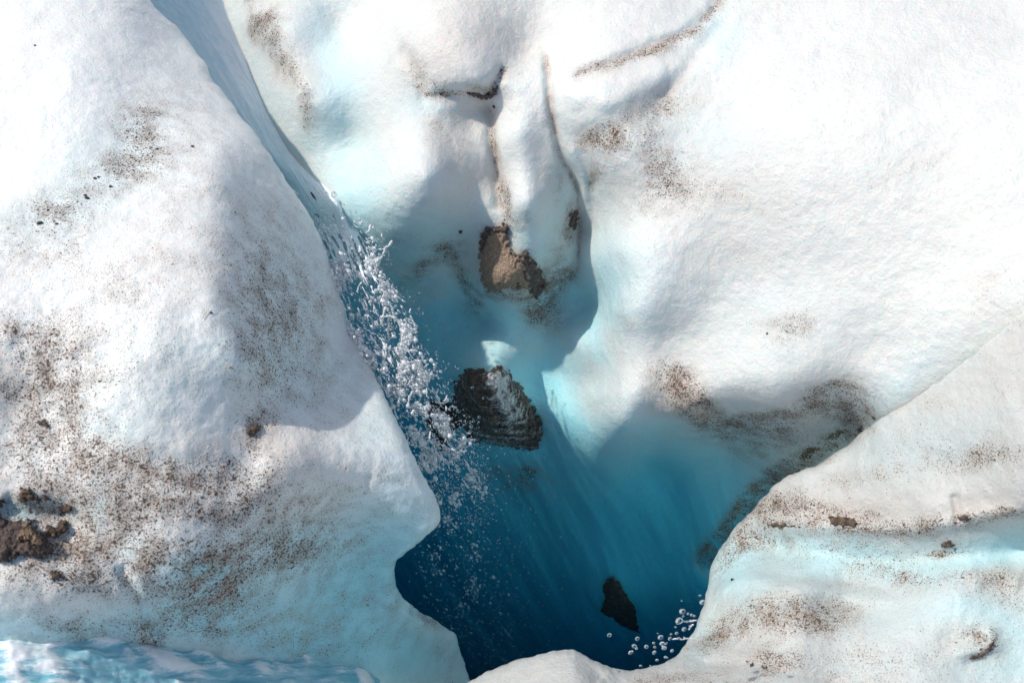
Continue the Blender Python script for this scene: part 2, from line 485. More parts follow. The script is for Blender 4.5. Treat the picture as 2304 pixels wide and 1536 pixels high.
R_RELIEF = [
    ([(1730, 1180), (1900, 1185), (2050, 1190), (2304, 1150)], 20, 0.035),
    ([(1640, 1215), (1800, 1240), (2000, 1260), (2304, 1240)], 26, -0.03),
    ([(1600, 1330), (1680, 1300), (1800, 1320), (2000, 1350)], 18, 0.03),
    ([(1520, 1470), (1640, 1395), (1800, 1345)], 16, -0.02),
    ([(1560, 1500), (1720, 1490), (1900, 1530)], 16, -0.025),
    ([(2150, 1480), (2240, 1450), (2230, 1410)], 18, 0.03),
    ([(2180, 1300), (2250, 1290), (2304, 1310)], 30, 0.03),
    ([(2150, 1110), (2160, 1175)], 10, -0.02),
    ([(1960, 1000), (2150, 960), (2304, 930)], 60, 0.015),
    ([(1300, 1475), (1350, 1530)], 20, -0.02),
]
def surf(which, px, py, rough=1.0):
    px = np.asarray(px, float); py = np.asarray(py, float)
    t = {'W': tpsW, 'L': tpsL, 'R': tpsR}[which](px, py)
    d = rays(px, py)
    p = CAM + d * t[..., None]
    # meandering warp so that creases are not drafted lines
    wx = px + 9 * noise3(p * 3.1 + 4) + 4 * noise3(p * 9)
    wy = py + 9 * noise3(p * 3.1 + 40) + 4 * noise3(p * 9 + 7)
    rel = np.zeros(px.shape)
    for pts, wd, am in {'W': W_RELIEF, 'L': L_RELIEF, 'R': R_RELIEF}[which]:
        dd, s, tt = seg_dist(wx, wy, pts)
        rel += am * np.exp(-(dd / wd) ** 2) * smooth(-0.02, 0.12, np.minimum(tt, 1 - tt) + 0.03)
    n = (0.018 if which == 'W' else 0.026) * fbm(p * np.array([1.6, 1.6, 1.2]), 3) + rough * ((0.0028 if which == 'W' else 0.0055) * fbm(p * 8.0, 3) + 0.0022 * fbm(p * 34, 3))
    if which == 'W':
        # flutes worn by falling water down the shaft
        dp = smooth(-0.9, -1.8, p[..., 2])
        n = n * (1 - 0.55 * dp) + dp * 0.045 * fbm(np.stack([p[..., 0] * 4.5 + p[..., 2] * 1.6, p[..., 1] * 3, p[..., 2] * 0.5], -1), 4)
    t2 = t - rel * (0.75 if which == 'W' else 0.8) - n
    return CAM + d * t2[..., None]

DIRT_SHADE = {  # dirt, soil and ice tints; some entries are painted shade
 'W': dict(
    dirt=([(600, 50, 60, 40, 60, 1.0), (650, 150, 70, 34, 65, .75), (930, 150, 60, 50, 60, .45), (960, 200, 50, 26, 30, .55), (1085, 200, 40, 18, 0, .8),
           (1005, 300, 40, 60, -20, .55), (1104, 330, 13, 70, 0, 1.05), (1122, 440, 13, 50, 0, 1.0), (1000, 560, 70, 22, 20, .55), (960, 600, 80, 18, -35, .65),
           (1150, 490, 40, 30, 0, .4), (1200, 640, 50, 60, -30, 1.0), (1250, 640, 45, 30, -30, .9), (1210, 710, 26, 40, -20, .6), (1290, 500, 18, 40, 5, 1.0), (1265, 560, 40, 50, 0, .5),
           (1250, 410, 14, 60, 0, .5), (1490, 240, 70, 40, -30, .75), (1350, 310, 60, 30, -20, .7), (1470, 330, 80, 50, 0, .45), (1500, 400, 70, 60, 0, .6), (1330, 400, 16, 40, 20, .8),
           (1440, 470, 70, 90, 0, .3), (1620, 440, 160, 50, 0, .35), (1780, 730, 70, 40, 0, .65), (1500, 850, 60, 34, 35, 1.05), (1580, 905, 60, 30, 40, 1.15), (1520, 900, 70, 40, 30, .6),
           (1700, 950, 90, 30, 10, 1.0), (1800, 910, 100, 24, -15, 1.0), (1890, 900, 50, 40, 0, 1.0), (1900, 980, 60, 24, -50, 1.25), (1620, 970, 90, 30, 20, .7), (1760, 1000, 90, 40, -20, .6),
           (1150, 1070, 60, 34, 0, .6), (1200, 1050, 26, 30, 0, .6), (1250, 1100, 60, 40, 0, .25), (930, 620, 60, 60, 0, .3), (860, 520, 60, 50, 0, .4),
           (1050, 640, 22, 70, -20, .9), (1130, 660, 60, 20, -20, .9), (2250, 640, 100, 60, -30, .3), (2060, 380, 120, 16, -25, .25), (1680, 560, 80, 40, 0, .2), (1250, 700, 40, 40, 0, .5),
           (1370, 320, 40, 20, 0, .5), (1410, 700, 40, 60, 0, .35), (1960, 930, 70, 30, -40, .5)],
          [([(1300, 165), (1400, 140), (1480, 110), (1560, 70), (1620, 0)], 18, 14, .85), ([(960, 215), (1040, 212), (1095, 222), (1135, 150)], 8, 10, 1.0),
           ([(1225, 130), (1240, 240), (1262, 340)], 12, 10, .6), ([(1930, 955), (1840, 1018), (1755, 1062), (1685, 1122), (1630, 1190), (1590, 1260)], 26, 26, 1.3),
           ([(1250, 330), (1300, 430), (1306, 520), (1300, 600), (1270, 650)], 8, 8, .7), ([(560, 0), (620, 90), (690, 200), (700, 280)], 26, 20, .7)]),
    soil=([(1895, 975, 36, 20, -45, 1.0), (1292, 490, 12, 20, 0, .7), (1095, 214, 14, 7, 0, .7), (1205, 625, 22, 44, -25, .9), (1120, 658, 50, 10, -15, .8), (1830, 1022, 44, 16, -30, 1.1), (1190, 640, 40, 24, -20, .45),
           (1060, 1000, 60, 40, 0, .4), (590, 10, 50, 24, 20, .5), (1715, 1095, 60, 12, -45, .75), (1640, 1180, 50, 12, -55, .7), (1600, 1250, 40, 9, -62, .6)],
          [([(1030, 212), (1095, 220), (1115, 190)], 5, 5, .6)]),
    blue=([(430, 150, 120, 300, -30, .35), (750, 130, 60, 160, -10, .40), (790, 400, 70, 160, -10, .35), (860, 560, 150, 90, 20, .6), (1010, 540, 130, 60, 0, .35), (960, 240, 60, 40, 0, .25),  # blue along the upper left valley paints its shade into the ice
           (1270, 480, 50, 150, 0, .30), (1340, 640, 90, 90, 0, .45), (1200, 560, 70, 70, 0, .3), (1390, 580, 80, 200, 0, .16), (1560, 300, 140, 70, 0, .14), (1320, 700, 60, 60, 0, .5), (1990, 900, 150, 50, -35, .22),
           (1600, 80, 60, 60, -45, .25), (1700, 700, 300, 120, 0, .08), (1850, 1040, 120, 50, -40, .3)],
          []),
    warm=([(1000, 130, 90, 80, 0, .28), (1060, 60, 120, 60, 0, .2), (660, 180, 50, 90, -30, .25), (1350, 200, 100, 60, 0, .1), (1530, 895, 80, 40, 35, .75), (1600, 925, 60, 26, 35, .6), (1270, 570, 40, 60, 0, .3), (1120, 600, 60, 60, 0, .4), (1400, 420, 120, 120, 0, .12)],
          []),
 ),
 'L': dict(
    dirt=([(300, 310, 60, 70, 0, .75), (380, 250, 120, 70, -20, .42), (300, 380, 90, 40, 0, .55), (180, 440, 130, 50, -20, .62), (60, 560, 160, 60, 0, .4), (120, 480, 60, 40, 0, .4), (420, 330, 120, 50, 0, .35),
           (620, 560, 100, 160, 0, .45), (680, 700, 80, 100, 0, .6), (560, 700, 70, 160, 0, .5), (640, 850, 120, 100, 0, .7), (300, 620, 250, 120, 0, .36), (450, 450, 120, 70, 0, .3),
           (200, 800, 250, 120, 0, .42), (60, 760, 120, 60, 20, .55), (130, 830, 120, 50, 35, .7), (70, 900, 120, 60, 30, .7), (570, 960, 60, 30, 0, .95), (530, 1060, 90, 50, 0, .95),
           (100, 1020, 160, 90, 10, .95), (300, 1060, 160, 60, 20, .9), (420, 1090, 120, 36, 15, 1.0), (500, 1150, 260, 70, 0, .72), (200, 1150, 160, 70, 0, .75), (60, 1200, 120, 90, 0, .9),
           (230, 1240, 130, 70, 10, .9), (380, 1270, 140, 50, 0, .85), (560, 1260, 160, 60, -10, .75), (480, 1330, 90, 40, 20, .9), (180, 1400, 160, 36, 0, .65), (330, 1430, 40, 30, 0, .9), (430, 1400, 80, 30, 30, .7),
           (600, 1430, 200, 60, 10, .5), (560, 1340, 420, 110, -5, .25), (800, 1100, 160, 100, 0, .35), (100, 1310, 160, 40, 0, .6), (840, 1400, 120, 80, 0, .35), (960, 1390, 40, 16, 30, .8), (1000, 1480, 30, 50, -10, .4), (800, 900, 120, 120, 0, .2), (750, 1250, 150, 60, 0, .35)],  # the broad faint ellipse paints shade on the lower slope, the rest is dirt
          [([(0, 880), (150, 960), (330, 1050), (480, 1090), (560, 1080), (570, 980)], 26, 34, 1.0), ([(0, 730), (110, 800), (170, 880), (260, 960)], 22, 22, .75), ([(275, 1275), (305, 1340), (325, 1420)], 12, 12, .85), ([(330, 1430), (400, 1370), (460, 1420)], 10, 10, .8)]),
    soil=([(120, 960, 60, 26, 20, .34), (190, 990, 40, 20, 0, .3), (570, 965, 30, 12, 0, .4), (40, 1030, 60, 30, 0, .3), (520, 1075, 60, 14, 0, .3), (1022, 1440, 8, 40, -15, .3), (120, 1290, 40, 20, 0, .38), (400, 1085, 60, 12, 10, .28),
           (60, 1110, 50, 24, 0, .35), (60, 1200, 70, 30, 0, .35), (140, 1180, 30, 16, 0, .35)], []),
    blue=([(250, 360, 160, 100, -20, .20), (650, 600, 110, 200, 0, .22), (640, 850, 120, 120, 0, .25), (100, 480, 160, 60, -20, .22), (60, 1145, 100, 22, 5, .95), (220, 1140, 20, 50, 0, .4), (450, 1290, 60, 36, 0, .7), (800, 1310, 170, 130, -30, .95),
           (700, 1440, 280, 80, 10, .85), (560, 1280, 160, 50, -15, .4), (900, 1200, 90, 80, -30, .45), (850, 1480, 200, 60, 0, .5), (860, 960, 80, 220, -28, .22), (300, 1240, 70, 30, 20, .3), (250, 960, 160, 60, 20, .2), (500, 1390, 300, 90, 0, .6), (100, 1420, 240, 40, 0, .65),  # clear ice, with wide low ellipses painting shade over the lower slope
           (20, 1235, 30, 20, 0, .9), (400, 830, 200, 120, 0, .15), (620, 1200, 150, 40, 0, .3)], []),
    warm=([(200, 1120, 300, 100, 0, .28), (420, 1010, 90, 60, 0, .2), (650, 1030, 120, 60, 0, .30), (100, 1320, 160, 40, 0, .35), (600, 980, 60, 60, 0, .35), (60, 860, 150, 100, 0, .3), (400, 560, 150, 150, 0, .12), (450, 1150, 200, 50, 0, .2)], []),
 ),
 'R': dict(
    dirt=([(1790, 1140, 90, 34, 20, .95), (1880, 1165, 150, 26, 5, 1.0), (2080, 1180, 180, 18, -5, .8), (2250, 1160, 90, 12, 0, 1.0), (2120, 1030, 160, 40, -10, .45), (2230, 1030, 80, 30, 0, .6), (1900, 1080, 120, 30, 0, .4),
           (1720, 1230, 100, 40, 0, .45), (1930, 1240, 180, 30, 0, .5), (2000, 1290, 160, 30, 0, .55), (1640, 1250, 20, 70, 25, .8), (1700, 1180, 40, 50, 30, .7), (1750, 1380, 160, 50, -10, .85), (1640, 1415, 90, 24, -25, 1.1),
           (1850, 1400, 90, 40, 0, .6), (2240, 1310, 80, 30, 0, .5), (2200, 1450, 50, 26, 30, .8), (2140, 1225, 50, 12, 0, .9), (1560, 1520, 100, 30, 0, .65), (1740, 1480, 60, 26, 0, .9), (2000, 1480, 140, 30, 0, .5), (2280, 1360, 60, 30, 0, .5),
           (1900, 1540, 200, 30, 0, .35), (1450, 1530, 30, 18, 0, .6), (2070, 950, 120, 60, -20, .2), (2130, 1290, 120, 20, 0, .4)],
          [([(1730, 1182), (1850, 1180), (1950, 1195), (2100, 1185)], 10, 14, 1.05), ([(2150, 1165), (2304, 1155)], 8, 10, 1.1), ([(2210, 1478), (2240, 1450), (2230, 1420)], 10, 8, 1.0),
           ([(1960, 965), (1900, 1010), (1840, 1040)], 14, 14, .5)]),
    soil=([(1800, 1165, 60, 18, 15, .42), (1890, 1172, 50, 14, 0, .55), (1960, 1185, 70, 9, 5, .4), (2170, 1165, 26, 8, 0, .55), (1640, 1418, 70, 14, -25, .5), (2210, 1476, 26, 9, -20, .5), (2140, 1226, 24, 9, 0, .5), (2290, 1155, 40, 7, 0, .45), (1690, 1495, 14, 8, 0, .6), (1720, 1500, 12, 8, 0, .5)], []),
    blue=([(1800, 1240, 200, 50, 0, .5), (2050, 1260, 260, 50, -5, .5), (2280, 1230, 120, 60, 0, .45), (1650, 1300, 60, 70, 0, .5), (2240, 1400, 120, 60, 20, .4), (1580, 1420, 40, 60, 30, .35), (2050, 1010, 200, 80, -10, .18), (2000, 1380, 260, 60, 0, .2),
           (2000, 1500, 300, 60, 0, .15), (2280, 1500, 120, 80, 0, .3)], []),
    warm=([(1850, 1150, 250, 50, 0, .3), (2230, 1150, 100, 40, 0, .3), (2200, 1440, 70, 40, 0, .3), (2240, 1305, 60, 30, 0, .3), (1700, 1400, 150, 50, 0, .18)], []),
 ),
}
def paint(which, px, py, pts):
    n = noise3(pts * 4) ; n2 = noise3(pts * 4 + 31)
    qx = px + 26 * n; qy = py + 22 * n2
    out = {}
    for k, (bl, bd) in DIRT_SHADE[which].items():
        v = gauss(qx, qy, bl)
        if bd: v = np.maximum(v, bands(px + 8 * n, py + 8 * n2, bd))
        out[k] = v
    out['dirt'] = out['dirt'] * {'W': 1.3, 'L': 1.0, 'R': 1.1}[which] + {'W': 0.03, 'L': 0.16, 'R': 0.22}[which]
    z = pts[..., 2]
    if which == 'W':
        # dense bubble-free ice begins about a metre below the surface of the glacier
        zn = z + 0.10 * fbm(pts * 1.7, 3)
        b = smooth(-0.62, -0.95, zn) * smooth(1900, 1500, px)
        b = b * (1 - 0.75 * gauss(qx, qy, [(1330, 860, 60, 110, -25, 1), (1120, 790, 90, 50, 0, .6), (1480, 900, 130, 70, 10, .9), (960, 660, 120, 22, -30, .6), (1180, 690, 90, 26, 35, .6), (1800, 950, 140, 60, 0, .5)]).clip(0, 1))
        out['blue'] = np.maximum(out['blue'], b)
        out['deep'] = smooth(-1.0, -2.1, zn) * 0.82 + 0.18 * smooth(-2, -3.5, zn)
    elif which == 'L':
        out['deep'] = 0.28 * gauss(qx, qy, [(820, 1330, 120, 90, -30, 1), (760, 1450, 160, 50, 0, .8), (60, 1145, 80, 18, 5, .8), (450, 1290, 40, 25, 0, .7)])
    else:
        out['deep'] = 0.0 * z
    for k in ('blue', 'deep', 'warm', 'soil'):
        out[k] = np.clip(out[k], 0, 1)
    return out

def axis(lo, a, b, hi, fine, coarse):
    return np.concatenate([np.arange(lo, a, coarse), np.arange(a, b, fine), np.arange(b, hi + coarse, coarse)])

# --- far wall, shaft and the ice around it
gx = axis(-700, -20, 2320, 3000, 4.5, 40)
gy = axis(-600, -20, 1560, 1900, 4.5, 40)
PX, PY = np.meshgrid(gx, gy)
pW = surf('W', PX, PY)
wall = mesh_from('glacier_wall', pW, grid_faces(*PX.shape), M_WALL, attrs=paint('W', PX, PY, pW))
tag(wall, kind='structure')

L_EDGE = [(300, -900), (300, -300), (318, -20), (352, 20), (400, 62), (432, 105), (462, 145), (480, 182), (522, 232), (545, 270), (565, 285), (596, 335), (622, 372), (655, 425), (682, 462), (705, 500),
          (722, 535), (738, 580), (750, 622), (764, 662), (778, 700), (790, 740), (812, 775), (832, 815), (852, 862), (872, 900), (890, 945), (915, 990), (935, 1035), (958, 1080), (978, 1118), (990, 1146), (993, 1165),
          (988, 1180), (965, 1200), (940, 1222), (905, 1248), (890, 1266), (886, 1285), (892, 1320), (905, 1345), (940, 1372), (975, 1392), (1010, 1415), (1028, 1428), (1030, 1452), (1042, 1480), (1052, 1510), (1058, 1540), (1064, 1600), (1080, 1750), (1100, 2100)]
R_EDGE = [(1000, 2100), (1000, 1700), (1035, 1548), (1062, 1530), (1090, 1512), (1120, 1500), (1160, 1483), (1200, 1476), (1240, 1464), (1275, 1460), (1300, 1463), (1325, 1478), (1350, 1492), (1375, 1500), (1400, 1507), (1430, 1506), (1455, 1502), (1490, 1492),
          (1515, 1480), (1535, 1460), (1548, 1440), (1562, 1418), (1575, 1385), (1588, 1345), (1594, 1310), (1600, 1270), (1612, 1245), (1640, 1205), (1660, 1180), (1690, 1152), (1715, 1122), (1742, 1090), (1770, 1070), (1800, 1058), (1835, 1048), (1870, 1026), (1905, 1002), (1945, 968), (2000, 930), (2100, 868), (2200, 790), (2304, 700), (2600, 480), (3000, 250)]

def resample(pts, step, near=None):
    pts = np.array(pts, float)
    L = np.concatenate([[0], np.cumsum(np.hypot(*(pts[1:] - pts[:-1]).T))])
    n = int(L[-1] / step)
    s = np.linspace(0, L[-1], n)
    x = np.interp(s, L, pts[:, 0]); y = np.interp(s, L, pts[:, 1])
    k = 3
    ker = np.array([1, 2, 3, 4, 3, 2, 1.0]); ker /= ker.sum()
    xs = np.convolve(np.pad(x, k, 'edge'), ker, 'valid'); ys = np.convolve(np.pad(y, k, 'edge'), ker, 'valid')
    return xs, ys, s

def block(name, which, edge, outer, mat, undercut, round_px, round_m, seed):
    ex, ey, s = resample(edge, 4.5)
    # ragged ice rim
    q = np.stack([ex / 26, ey / 26, np.full_like(ex, seed)], -1)
    ex = ex + 2.8 * fbm(q, 4, .6); ey = ey + 2.8 * fbm(q + 9, 4, .6)
    o = np.array(outer, float)
    ox, oy = np.interp(s / s[-1], o[:, 0], o[:, 1]), np.interp(s / s[-1], o[:, 0], o[:, 2])
    # columns: fine near the rim, coarser away
    d = np.concatenate([[0, .6, 1.4, 2.5, 4, 6, 8.5], np.arange(12, 1700, 5.0)])
    D = np.hypot(ox - ex, oy - ey)
    f = d[None, :] / 1700.0
    f = np.broadcast_to(f, (len(ex), len(d))).copy()
    # ruled from rim to outer curve
    tt = f * 1700 / np.maximum(D[:, None], 1)
    tt = np.minimum(tt, 1.0 + 0 * tt)
    tt = d[None, :] / d[-1] * (1 - np.exp(-d[None, :] / 60)) + np.minimum(d[None, :], 400) / np.maximum(D[:, None], 1) * np.exp(-d[None, :] / 60)
    px = ex[:, None] + (ox - ex)[:, None] * tt
    py = ey[:, None] + (oy - ey)[:, None] * tt
    p = surf(which, px, py)
    # round the rim over: push away from the viewer close to the edge
    dist = np.hypot(px - ex[:, None], py - ey[:, None])
    a = np.clip(1 - dist / round_px, 0, 1)
    add = round_m * (1 - np.sqrt(np.maximum(0, 1 - a * a)))
    if which == 'R': add = add * smooth(2150, 1900, ex)[:, None]
    r = rays(px, py)
    rn = r / np.linalg.norm(r, axis=-1, keepdims=True)
    p = p + rn * add[..., None]
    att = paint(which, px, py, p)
    # hidden side of the rim: an undercut ice face running down into the shaft
    E = p[:, 0, :]; en = rn[:, 0, :]
    back = np.stack([ox - ex, oy - ey], -1); back /= np.linalg.norm(back, axis=1)[:, None]
    right = np.array([1.0, 0, 0])
    bw = back[:, :1] * right[None] - back[:, 1:] * UP[None]
    steps = np.array([0.01, 0.03, 0.07, .13, .22, .35, .5, .7, .95, 1.3, 1.7, 2.2, 2.8, 3.5, 4.3])
    sk = []
    for st in steps:
        c = E + en * (st * 0.98) + bw * (st * undercut * 0.35 + 0.05 * (1 - math.exp(-st * 9)))
        c = c + 0.05 * min(1, st * 3) * np.stack([noise3(c * 2.3), noise3(c * 2.3 + 8), noise3(c * 2.3 + 16)], -1) * (st > .1)
        c[:, 2] = np.maximum(c[:, 2], -5.8)
        sk.append(c)
    sk = np.stack(sk[::-1], 1)
    P = np.concatenate([sk, p], 1)
    ns = len(steps)
    A = {}
    for k, v in att.items():
        e0 = np.repeat(v[:, :1], ns, 1)
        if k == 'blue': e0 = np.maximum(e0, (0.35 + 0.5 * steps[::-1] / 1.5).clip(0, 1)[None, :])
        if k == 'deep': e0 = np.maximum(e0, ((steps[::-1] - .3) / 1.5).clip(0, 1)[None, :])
        if k in ('dirt', 'soil'): e0 = e0 * np.exp(-steps[::-1] * 2)[None, :]
        A[k] = np.concatenate([e0, v], 1)
    fcs = grid_faces(P.shape[0], P.shape[1])
    return mesh_from(name, P, fcs, mat, attrs=A)

# outer curve as (fraction along the rim, pixel x, pixel y)
L_OUT = [(0, -900, -900), (0.2, -900, -500), (0.35, -900, 100), (0.62, -900, 1000), (0.80, -900, 1700), (0.88, -600, 2100), (1.0, 500, 2500)]
R_OUT = [(0, 1300, 2500), (0.25, 1500, 2400), (0.4, 1800, 2300), (0.58, 2600, 2200), (0.72, 3100, 1900), (0.85, 3300, 1400), (1.0, 3500, 900)]
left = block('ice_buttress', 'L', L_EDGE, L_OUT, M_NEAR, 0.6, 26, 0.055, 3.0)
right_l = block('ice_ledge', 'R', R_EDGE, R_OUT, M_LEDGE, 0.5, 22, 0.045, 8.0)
for o in (left, right_l): tag(o, kind='structure')

# ------------------------------------------------------------------ falling meltwater
S_PTS = [(300, -300, 'z', -0.22), (400, 0, 'z', -0.285), (520, 160, 'z', -0.325), (600, 320, 'z', -0.38), (690, 470, 'z', -0.50), (780, 620, 'z', -0.42),
         (860, 780, 'z', -0.50), (920, 920, 'z', -0.62), (990, 1060, 'z', -0.9), (1060, 1200, 'z', -1.7), (1130, 1350, 'z', -2.8), (1200, 1500, 'z', -3.6),
         (600, -200, 'z', -0.2), (900, 400, 'z', -0.4), (1100, 800, 'z', -.7), (1300, 1200, 'z', -2.2), (300, 500, 'z', -.6), (500, 900, 'z', -.8)]
tpsS = TPS(S_PTS, 1e-4)
ST_L = [(250, -300), (290, -60), (330, 0), (400, 90), (450, 180), (520, 270), (590, 370), (650, 470), (700, 560), (740, 680), (790, 800), (840, 900)]
ST_R = [(540, -300), (560, -60), (600, 20), (640, 110), (680, 210), (690, 310), (735, 400), (775, 470), (810, 530), (850, 620), (880, 700), (930, 820)]
ns, nu = 460, 90
sv = np.linspace(0, 1, ns)[:, None]; uvv = np.linspace(0, 1, nu)[None, :]
def along(pts, v):
    pts = np.array(pts, float); k = np.linspace(0, 1, len(pts))
    return np.interp(v, k, pts[:, 0]), np.interp(v, k, pts[:, 1])
lx, ly = along(ST_L, sv); rx, ry = along(ST_R, sv)
wob = 10 * fbm(np.stack([sv * 9, sv * 0 + 1, sv * 0], -1), 3)
px = lx * (1 - uvv) + (rx + wob) * uvv; py = ly * (1 - uvv) + ry * uvv
t = tpsS(px, py)
tw = np.linalg.norm(surf('W', px, py, 0.3) - CAM, axis=-1) / np.linalg.norm(rays(px, py), axis=-1)
fl = smooth(0.68, 0.80, sv)
bed = tw - 0.018 - 0.05 * np.sin(np.pi * np.clip(uvv, 0, 1)) ** 0.6 + 0.06 * smooth(0.86, 1.0, uvv)
zc = (CAM[2] + rays(px, py)[..., 2] * tw)[:, 32:33] + 0.078
kz = np.ones(31) / 31
zc = np.convolve(np.pad(zc[:, 0], 15, 'edge'), kz, 'valid')[:, None]
flat_t = (zc - CAM[2]) / rays(px, py)[..., 2]
g = smooth(.62, .5, sv)
bed = bed * (1 - g) + flat_t * g
t = bed * (1 - fl) + np.minimum(t, bed + .02) * fl
q3 = np.stack([uvv * 7 + 0 * sv, sv * 9 + 0 * uvv, 0 * uvv * sv], -1)
rip = 0.007 * fbm(q3 * np.array([1.4, 1.0, 1]) + 3, 4) + 0.0025 * fbm(q3 * np.array([7, 5, 1]), 3)
t = t - rip
P = CAM + rays(px, py) * t[..., None]
foam = 0.40 + 0.55 * np.exp(-((uvv - 0.62 - 0.1 * np.sin(sv * 14)) / 0.22) ** 2) * (0.5 + 0.5 * smooth(-.3, .5, fbm(q3 * np.array([.5, .7, 1]), 2))) + 0.35 * smooth(0.55, 0.9, sv) - 0.25 * np.exp(-((uvv - .28) / .2) ** 2) * smooth(.3, .5, sv) * smooth(.75, .6, sv)
foam = foam + 0 * px
fcs = grid_faces(ns, nu)
# the sheet tears into strands as it leaves the bed
brk = fbm(q3 * np.array([3.2, 1.6, 1]) + 60, 4)
keep_v = (brk > -3 + 2.2 * smooth(.50, .60, sv) + 1.65 * smooth(0.60, 0.98, sv)) & (sv + 0.10 * brk < 1.2)
kv = keep_v.ravel()
fcs = fcs[kv[fcs].all(1)]
M_STREAM = stream_material('rushing_meltwater', 0.50, 0.72, (0.76, 0.88, 0.92), (0.88, 0.94, 0.96), 10, 40)
st = mesh_from('meltwater_stream', P, fcs, M_STREAM, attrs={'foam': foam}, uv=np.stack([uvv + 0 * sv, sv + 0 * uvv], -1))
tag(st, kind='structure')

# the brook in the lower left
mx = np.arange(-800, 1000, 5.0); my = np.arange(1380, 2300, 5.0)
MX, MY = np.meshgrid(mx, my)
tpsM = TPS([(-800, 1400, 'z', -.20), (0, 1440, 'z', -.345), (250, 1455, 'z', -.485), (450, 1485, 'z', -.70), (650, 1505, 'z', -.93), (780, 1525, 'z', -1.08), (950, 1570, 'z', -1.5),
            (0, 1700, 'z', -.40), (400, 1700, 'z', -.68), (800, 1700, 'z', -1.1), (-800, 2300, 'z', -.3), (1000, 2300, 'z', -1.2), (0, 1380, 'z', -.355), (450, 1380, 'z', -.78), (800, 1400, 'z', -1.3), (1000, 1450, 'z', -1.9)], 1e-4)
t = tpsM(MX, MY)
p0 = CAM + rays(MX, MY) * t[..., None]
q3 = p0 * np.array([6, 11, 6])
wave = 0.034 * fbm(q3 * .9 + 9, 2) + 0.014 * fbm(q3 * 1.6, 4) + 0.008 * (1 - np.abs(fbm(q3 * 2.3 + 5, 3))) ** 2
P = p0.copy(); P[..., 2] += wave
foam = 0.56 + 1.6 * wave / 0.03 * 0.4
M_BROOK = stream_material('brook_water', 0.52, 0.74, (0.16, 0.48, 0.58), (0.46, 0.72, 0.80), 10, 26)
bf = grid_faces(*MX.shape); bf = bf[(MX.ravel()[bf] < 860).all(1)]
br = mesh_from('meltwater_brook', P, bf, M_BROOK, attrs={'foam': foam}, uv=np.stack([MX / 1800 * 2, MY / 900 * 2], -1))
tag(br, kind='structure')

# water standing at the bottom of the shaft
ang = np.linspace(0, 2 * np.pi, 64, endpoint=False)
fv = [(0, 1.5, -5.7)] + [(5 * math.cos(a), 1.5 + 4 * math.sin(a), -5.7) for a in ang]
ff = [(0, 1 + i, 1 + (i + 1) % 64) for i in range(64)]
q = NT('dark_shaft_water'); q.b.inputs['Base Color'].default_value = (0.01, 0.03, 0.05, 1); q.b.inputs['Roughness'].default_value = 0.15
tag(mesh_from('shaft_water', fv, ff, q.m), kind='structure')

# ------------------------------------------------------------------ spray
def ico(sub):
    import bmesh
    bm = bmesh.new(); bmesh.ops.create_icosphere(bm, subdivisions=sub, radius=1)
    v = np.array([x.co[:] for x in bm.verts]); f = np.array([[x.index for x in fa.verts] for fa in bm.faces])
    bm.free(); return v, f
IV, IF = ico(1)
IV2, IF2 = ico(2)
def beads(centres, radii, dirs, stretch, V=IV, Fc=IF):
    n = len(centres)
    dirs = dirs / np.linalg.norm(dirs, axis=1)[:, None]
    dot = V @ dirs.T                                     # (v, n)
    loc = V[None] * radii[:, None, None] + (dot.T[..., None] * dirs[:, None, :]) * (radii * (stretch - 1))[:, None, None]
    loc = loc * (1 + 0.18 * rng.normal(size=(n, len(V), 1)) * 0.6)
    verts = (centres[:, None, :] + loc).reshape(-1, 3)
    faces = (Fc[None] + (np.arange(n) * len(V))[:, None, None]).reshape(-1, 3)
    return verts, faces
edge_x = np.array(L_EDGE, float)
def left_x(y): return np.interp(y, edge_x[:35, 1], edge_x[:35, 0])
RB_Y = [430, 480, 540, 600, 640, 700, 740, 790, 850, 900, 950, 1000, 1060, 1120, 1180, 1260, 1340, 1420]
RB_X = [745, 790, 862, 850, 872, 918, 930, 950, 992, 1000, 1045, 1050, 1080, 1085, 1070, 1130, 1140, 1140]
def right_x(y): return np.interp(y, RB_Y, RB_X) + 12
FALL = np.array([0.42, -0.1, -1.0])
C, Rr, Dd, Ss = [], [], [], []
def add_drop(px, py, rpx, stretch, jit=0.10):
    t = float(tpsS(np.array(float(px)), np.array(float(py)))) + rng.normal() * jit * .6
    d = rays(px, py)
    C.append(CAM + d * t); Rr.append(rpx * t / F); Ss.append(stretch)
    Dd.append(FALL + 0.25 * rng.normal(size=3))
n_try = 0
while len(C) < 5200 and n_try < 200000:
    n_try += 1
    y = rng.uniform(430, 1430)
    lo, hi = left_x(y) - 20, right_x(y)
    if y > 1180: lo = 900 + (y - 1180) * .3
    u = rng.beta(1.15, 1.25)
    x = lo + (hi - lo) * u
    cl = float(fbm(np.array([x / 44, y / 60, 0.5]), 3)) + 0.35 * float(noise3(np.array([x / 14, y / 18, 2.5])))
    pk = 0.05 + 1.5 * max(0, cl - 0.14)
    dens = np.interp(y, [430, 520, 700, 850, 1000, 1120, 1200, 1430], [.35, .5, .9, 1.0, .95, .6, .32, .08])
    if rng.uniform() < pk * dens:
        big = rng.uniform() ** 8
        r = (0.7 + 1.2 * rng.uniform() + 5.0 * big) * np.interp(y, [430, 700, 1000, 1150, 1400], [.7, 1.0, 1.0, .72, .5])
        add_drop(x, y, r, rng.uniform(1.4, 4.2) if r < 2.6 else rng.uniform(1.0, 1.9))
